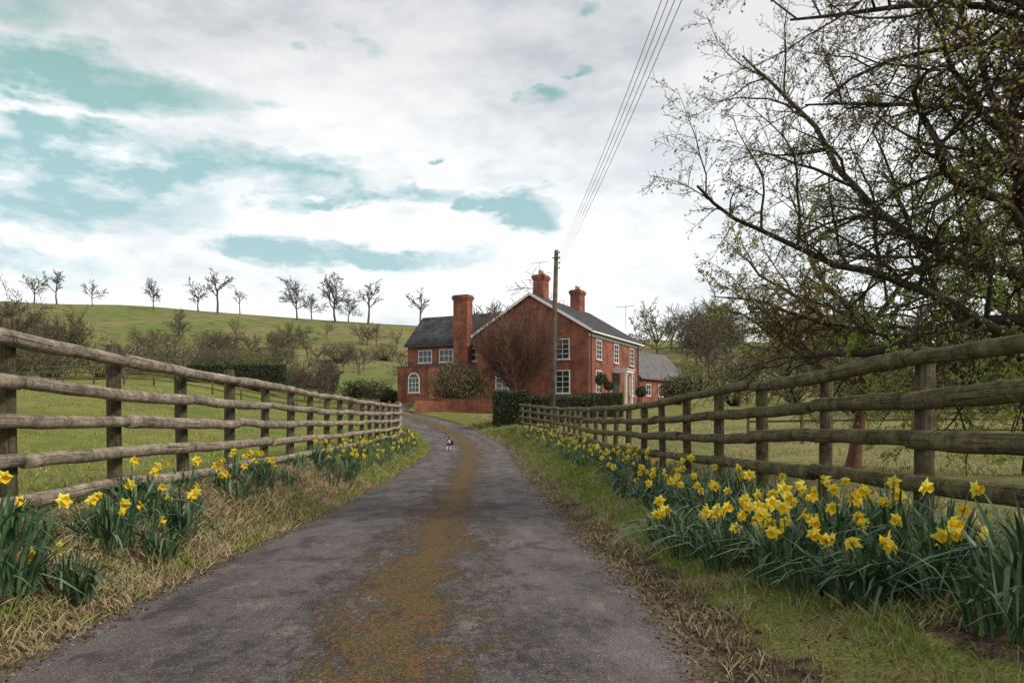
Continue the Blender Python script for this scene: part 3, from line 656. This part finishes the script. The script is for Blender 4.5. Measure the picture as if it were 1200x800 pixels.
for x,y,z in ((-5.3,2.4,10.6),(-1,12.2,7.9)):
    T.add([Vector((x,y,z-.8)),Vector((x,y,z+1.3))],[.02,.02],5); T.add([Vector((x-.9,y,z+1.2)),Vector((x+.9,y,z+1.25))],[.014]*2,4)
    for q in range(7): T.add([Vector((x-.8+q*.25,y-.3,z+1.22)),Vector((x-.8+q*.25,y+.3,z+1.22))],[.01]*2,4)
T.obj('tv_aerials',[lead],H)
# outbuilding
O=empty('brick_outbuilding',(13.3,80,2.6),math.radians(-36))
slate2=noisy('slate_grey_light',(.10,.095,.095),(.17,.16,.155),1.5,.85,.3,.02,spec=.2,det=6)
B=Boxes(); gable_block(B,-5.5,0,0,12,3.0,5.9,'y'); B.obj('walls',[brick],O)
B=Boxes(); roof(B,-5.5,0,0,12,3.0,5.9,'y'); B.obj('roof',[slate2],O)
B=Boxes(); 
for a_ in (2,5,9): win(B,'x',a_,1.0,1,1.1,0,2,2)
B.obj('windows',[white,glass,stone,brick],O)
# garden wall (curved)
B=Boxes(); pts=[]
for i in range(15):
    t=i/14; x=-6.9+t*5.7; y=53.4+1.6*math.cos(math.pi*(t-.2)*.8); pts.append((x,y))
for i in range(14):
    (x0,y0),(x1,y1)=pts[i],pts[i+1]
    for (dz0,dz1,tk,mi) in ((-.6,1.05,.11,0),(1.053,1.13,.16,1)):
        z=1.45
        vs=[(x0,y0-tk,z+dz0),(x1,y1-tk,z+dz0),(x1,y1+tk,z+dz0),(x0,y0+tk,z+dz0),(x0,y0-tk,z+dz1),(x1,y1-tk,z+dz1),(x1,y1+tk,z+dz1),(x0,y0+tk,z+dz1)]
        fs=[(0,1,5,4),(2,3,7,6),(4,5,6,7)]+([(0,4,7,3)] if i==0 else [])+([(1,2,6,5)] if i==13 else [])
        B.poly(vs,fs,mi)
B.obj('brick_garden_wall',[brick,brickmat('brick_coping',(.16,.06,.045),(.12,.05,.04),(.12,.1,.08))],None)
# ------------------------------------------------------------------ utility pole and wires
polew=noisy('pole_wood',(.06,.045,.033),(.13,.10,.075),3,.9,.3,.01)
e=empty('utility_pole'); T=Tubes(); zb=gz(1.95,37.5)
T.add([Vector((1.95,37.5,zb-.5)),Vector((2.05,37.5,5)),Vector((2.17,37.5,9.35))],[.15,.13,.10],12,cap=True)
T.add([Vector((2.1,37.4,9.2)),Vector((2.1,37.2,9.2))],[.03,.03],6,cap=True)
T.add([Vector((2.35,37.4,8.95)),Vector((1.95,37.4,8.95))],[.03,.03],6,cap=True)
for q in (0,.25,.5,.75): T.add([Vector((2.27,37.4,9.22-q)),Vector((2.33,37.4,9.22-q))],[.045,.045],6,cap=True)
T.obj('pole',[polew],e)
wires=empty('overhead_wires'); T=Tubes()
for k in range(4):
    pts=[]
    for i in range(41):
        t=i/40; y=37.4-52*t; x=2.3+(.0+.10*k)*t*1.3; z=9.22-.2*k-(2.6)*t*(1.25-t)*1.0+k*.16*t
        pts.append(Vector((x+.25*math.sin(t*3.14),y,z)))
    T.add(pts,[.007]*41,4)
pts=[]
for i in range(15):
    t=i/14; p0=Vector((2.2,37.4,9.0)); p1=Vector((3.2,61.5,9.0)); q=p0.lerp(p1,t); q.z-=1.6*t*(1-t); pts.append(q)
T.add(pts,[.012]*15,4)
T.obj('wires',[lead],wires)
# ------------------------------------------------------------------ dog
dm,nt,b=new_mat('dog_fur'); co=coords(nt); s=nt.nodes.new('ShaderNodeSeparateXYZ'); nt.links.new(co,s.inputs[0])
nn=mth(nt,'MULTIPLY',mth(nt,'SUBTRACT',nz(nt,co,14,3),.5),.12)
fz=mth(nt,'ADD',s.outputs[2],nn)
lo=mth(nt,'LESS_THAN',fz,.20); ch=mth(nt,'MULTIPLY',mth(nt,'LESS_THAN',s.outputs[1],-.17),mth(nt,'LESS_THAN',fz,.43))
bl=mth(nt,'MULTIPLY',mth(nt,'LESS_THAN',s.outputs[1],-.30),mth(nt,'LESS_THAN',mth(nt,'ABSOLUTE',s.outputs[0]),.018))
wm=mth(nt,'MAXIMUM',mth(nt,'MAXIMUM',lo,ch),bl)
nt.links.new(mixc(nt,wm,(.012,.011,.011),(.6,.57,.53)),b.inputs['Base Color']); b.inputs['Roughness'].default_value=.9
J=[(0,.24,.36,.075),(0,.08,.37,.08),(0,-.12,.36,.095),(0,-.22,.42,.06),(0,-.29,.49,.055),(0,-.36,.49,.045),(0,-.43,.465,.025),
   (0,.34,.36,.03),(0,.44,.30,.022),(0,.52,.31,.012)]
E=[(0,1),(1,2),(2,3),(3,4),(4,5),(5,6),(0,7),(7,8),(8,9)]
def chain(root,pl):
    p=root
    for q in pl: J.append(q); E.append((p,len(J)-1)); p=len(J)-1
chain(2,[(-.06,-.14,.28,.042),(-.065,-.10,.20,.028),(-.06,-.17,.11,.02),(-.06,-.20,.03,.018),(-.06,-.235,.018,.02)])
chain(2,[(.06,-.12,.28,.042),(.065,-.05,.20,.028),(.06,-.06,.11,.02),(.06,-.05,.03,.018),(.06,-.085,.018,.02)])
chain(0,[(-.06,.20,.28,.055),(-.065,.15,.20,.036),(-.06,.27,.125,.02),(-.06,.26,.03,.017),(-.06,.225,.018,.02)])
chain(0,[(.06,.24,.28,.055),(.065,.22,.20,.036),(.06,.36,.135,.02),(.06,.40,.03,.017),(.06,.37,.018,.02)])
me=bpy.data.meshes.new('dog_body'); me.from_pydata([j[:3] for j in J],E,[]); me.materials.append(dm)
dog=lk(bpy.data.objects.new('black_and_white_dog',me))
dog.modifiers.new('Skin','SKIN'); 
for i,j in enumerate(J): me.skin_vertices[0].data[i].radius=(j[3],j[3])
me.skin_vertices[0].data[0].use_root=True
sd=dog.modifiers.new('Sub','SUBSURF'); sd.levels=2; sd.render_levels=2
T=Tubes()
for sx_ in (-1,1): T.add([Vector((sx_*.035,-.29,.52)),Vector((sx_*.055,-.285,.575)),Vector((sx_*.062,-.30,.59))],[.03,.018,.003],6)
T.add([Vector((0,-.445,.475)),Vector((0,-.465,.473))],[.014,.008],6,cap=True)
T.obj('ears_and_nose',[noisy('dog_black',(.01,.01,.01),(.02,.018,.018),9,.8,0)],dog)
dx=-2.52; dyy=31; dog.location=(dx,dyy,float(zr(dyy))+.03); dog.rotation_euler=(0,0,math.radians(-12))
# ------------------------------------------------------------------ sky / light
sun_el,sun_az=38,118   # azimuth clockwise from +Y
W=bpy.data.worlds.new('World'); scene.world=W; W.use_nodes=True; nt=W.node_tree
try:
    W.cycles.sampling_method='MANUAL'; W.cycles.sample_map_resolution=256
except Exception as ex: print(ex)
for n_ in list(nt.nodes): nt.nodes.remove(n_)
out=nt.nodes.new('ShaderNodeOutputWorld'); bg=nt.nodes.new('ShaderNodeBackground'); nt.links.new(bg.outputs[0],out.inputs[0])
sky=nt.nodes.new('ShaderNodeTexSky'); sky.sky_type='NISHITA'; sky.sun_disc=False; sky.sun_elevation=math.radians(sun_el); sky.sun_rotation=math.radians(sun_az)
tc=nt.nodes.new('ShaderNodeTexCoord').outputs['Generated']; s=nt.nodes.new('ShaderNodeSeparateXYZ'); nt.links.new(tc,s.inputs[0])
x,y,z=s.outputs
az=mth(nt,'MULTIPLY',mth(nt,'ARCTAN2',x,y),57.2958); el=mth(nt,'MULTIPLY',mth(nt,'ARCSINE',z),57.2958)
cv=mapping(nt,tc,(1,1,2.4))
def warp(scale,det,aa,ee):
    nw=nt.nodes.new('ShaderNodeTexNoise'); nw.inputs['Scale'].default_value=scale; nw.inputs['Detail'].default_value=det; nw.inputs['Roughness'].default_value=.62; nt.links.new(cv,nw.inputs['Vector'])
    sw=nt.nodes.new('ShaderNodeSeparateColor'); nt.links.new(nw.outputs['Color'],sw.inputs[0])
    return mth(nt,'ADD',az,mth(nt,'MULTIPLY',mth(nt,'SUBTRACT',sw.outputs[0],.5),aa)),mth(nt,'ADD',el,mth(nt,'MULTIPLY',mth(nt,'SUBTRACT',sw.outputs[1],.5),ee))
azw,elw=warp(5.5,5,20,9); azs,els=warp(22,3,4,1.8)
big=nz(nt,cv,3.0,5,.55); sml=nz(nt,cv,11,6,.62)
gap=None
for (a0,e0,ra,re,st) in ((-28,21.3,9,2.2,1.0),(-33,25.5,7,2.4,.7),(-22,26,9,1.2,.4),(-24,16.6,14,1.6,.95),(-9,16.2,6,1.0,.9),(0.3,15.6,3.4,1.5,1.15),(2.2,22.9,1.7,.6,1.3),(5.2,24,.8,.35,1.0),
      (-30,13.8,10,2.0,.95),(-12,11.8,9,1.3,.8),(-5.6,18.3,.5,.35,.8),(5.7,28,1.2,.6,1.0),(-34,9.5,7,1.5,.55),(-12,26.5,4,.8,.5),(-17,22,3,.9,.4),(80,32,22,10,.7),(-120,35,30,10,.75)):
    A_,E_=(azw,elw) if ra>1.9 else (azs,els)
    dx_=mth(nt,'DIVIDE',mth(nt,'SUBTRACT',A_,a0),ra); de=mth(nt,'DIVIDE',mth(nt,'SUBTRACT',E_,e0),re)
    r2=mth(nt,'ADD',mth(nt,'MULTIPLY',dx_,dx_),mth(nt,'MULTIPLY',de,de))
    g=mth(nt,'MULTIPLY',mth(nt,'EXPONENT',mth(nt,'MULTIPLY',r2,-.8)),st)
    gap=g if gap is None else mth(nt,'MAXIMUM',gap,g)
gf=mth(nt,'ADD',gap,mth(nt,'MULTIPLY',mth(nt,'SUBTRACT',sml,.5),2.2))
gf=mth(nt,'ADD',gf,mth(nt,'MULTIPLY',mth(nt,'SUBTRACT',big,.5),1.0))
gf=mth(nt,'MULTIPLY',gf,ramp(nt,gap,[(.05,.0),(.45,1.)]))
gmask=ramp(nt,gf,[(.2,0.),(.85,.95)])
# cloud body
eg=ramp(nt,mth(nt,'DIVIDE',el,60),[(0.,(.92,.94,.96)),(.10,(1.05,1.07,1.08)),(.28,(1.05,1.06,1.07)),(.42,(.78,.78,.80)),(1.,(.80,.81,.83))])
shade=mixc(nt,1.0,eg,ramp(nt,mth(nt,'ADD',mth(nt,'MULTIPLY',big,.6),mth(nt,'MULTIPLY',sml,.4)),[(.38,(.74,.78,.81)),(.47,(.93,.95,.96)),(.56,(1.08,1.08,1.08))]),'MULTIPLY')
ndim=mixc(nt,1.0,sky.outputs[0],(.055,.075,.062),'MULTIPLY')
teal=mixc(nt,.7,ndim,ramp(nt,mth(nt,'DIVIDE',el,40),[(.25,(.56,.80,.84)),(.42,(.47,.76,.78)),(.6,(.35,.64,.56))]))
skyc=mixc(nt,gmask,shade,teal)
nt.links.new(skyc,bg.inputs[0]); bg.inputs[1].default_value=1.0
L=bpy.data.lights.new('sun','SUN'); L.energy=2.9; L.angle=math.radians(8); L.color=(1,.91,.78)
so=lk(bpy.data.objects.new('sun',L)); a_=math.radians(sun_az); e_=math.radians(sun_el)
dv=Vector((math.sin(a_)*math.cos(e_),math.cos(a_)*math.cos(e_),math.sin(e_))); so.rotation_euler=dv.to_track_quat('Z','Y').to_euler()
# ------------------------------------------------------------------ camera
cam=bpy.data.cameras.new('camera'); cam.lens=27; cam.sensor_width=36; cam.shift_y=.075; cam.clip_end=3000; cam.clip_start=.05
co_=lk(bpy.data.objects.new('camera',cam)); co_.location=(0,0,1.15); co_.rotation_euler=(math.radians(90),0,0); scene.camera=co_
scene.view_settings.view_transform='Standard'; scene.view_settings.look='None'; scene.view_settings.exposure=0
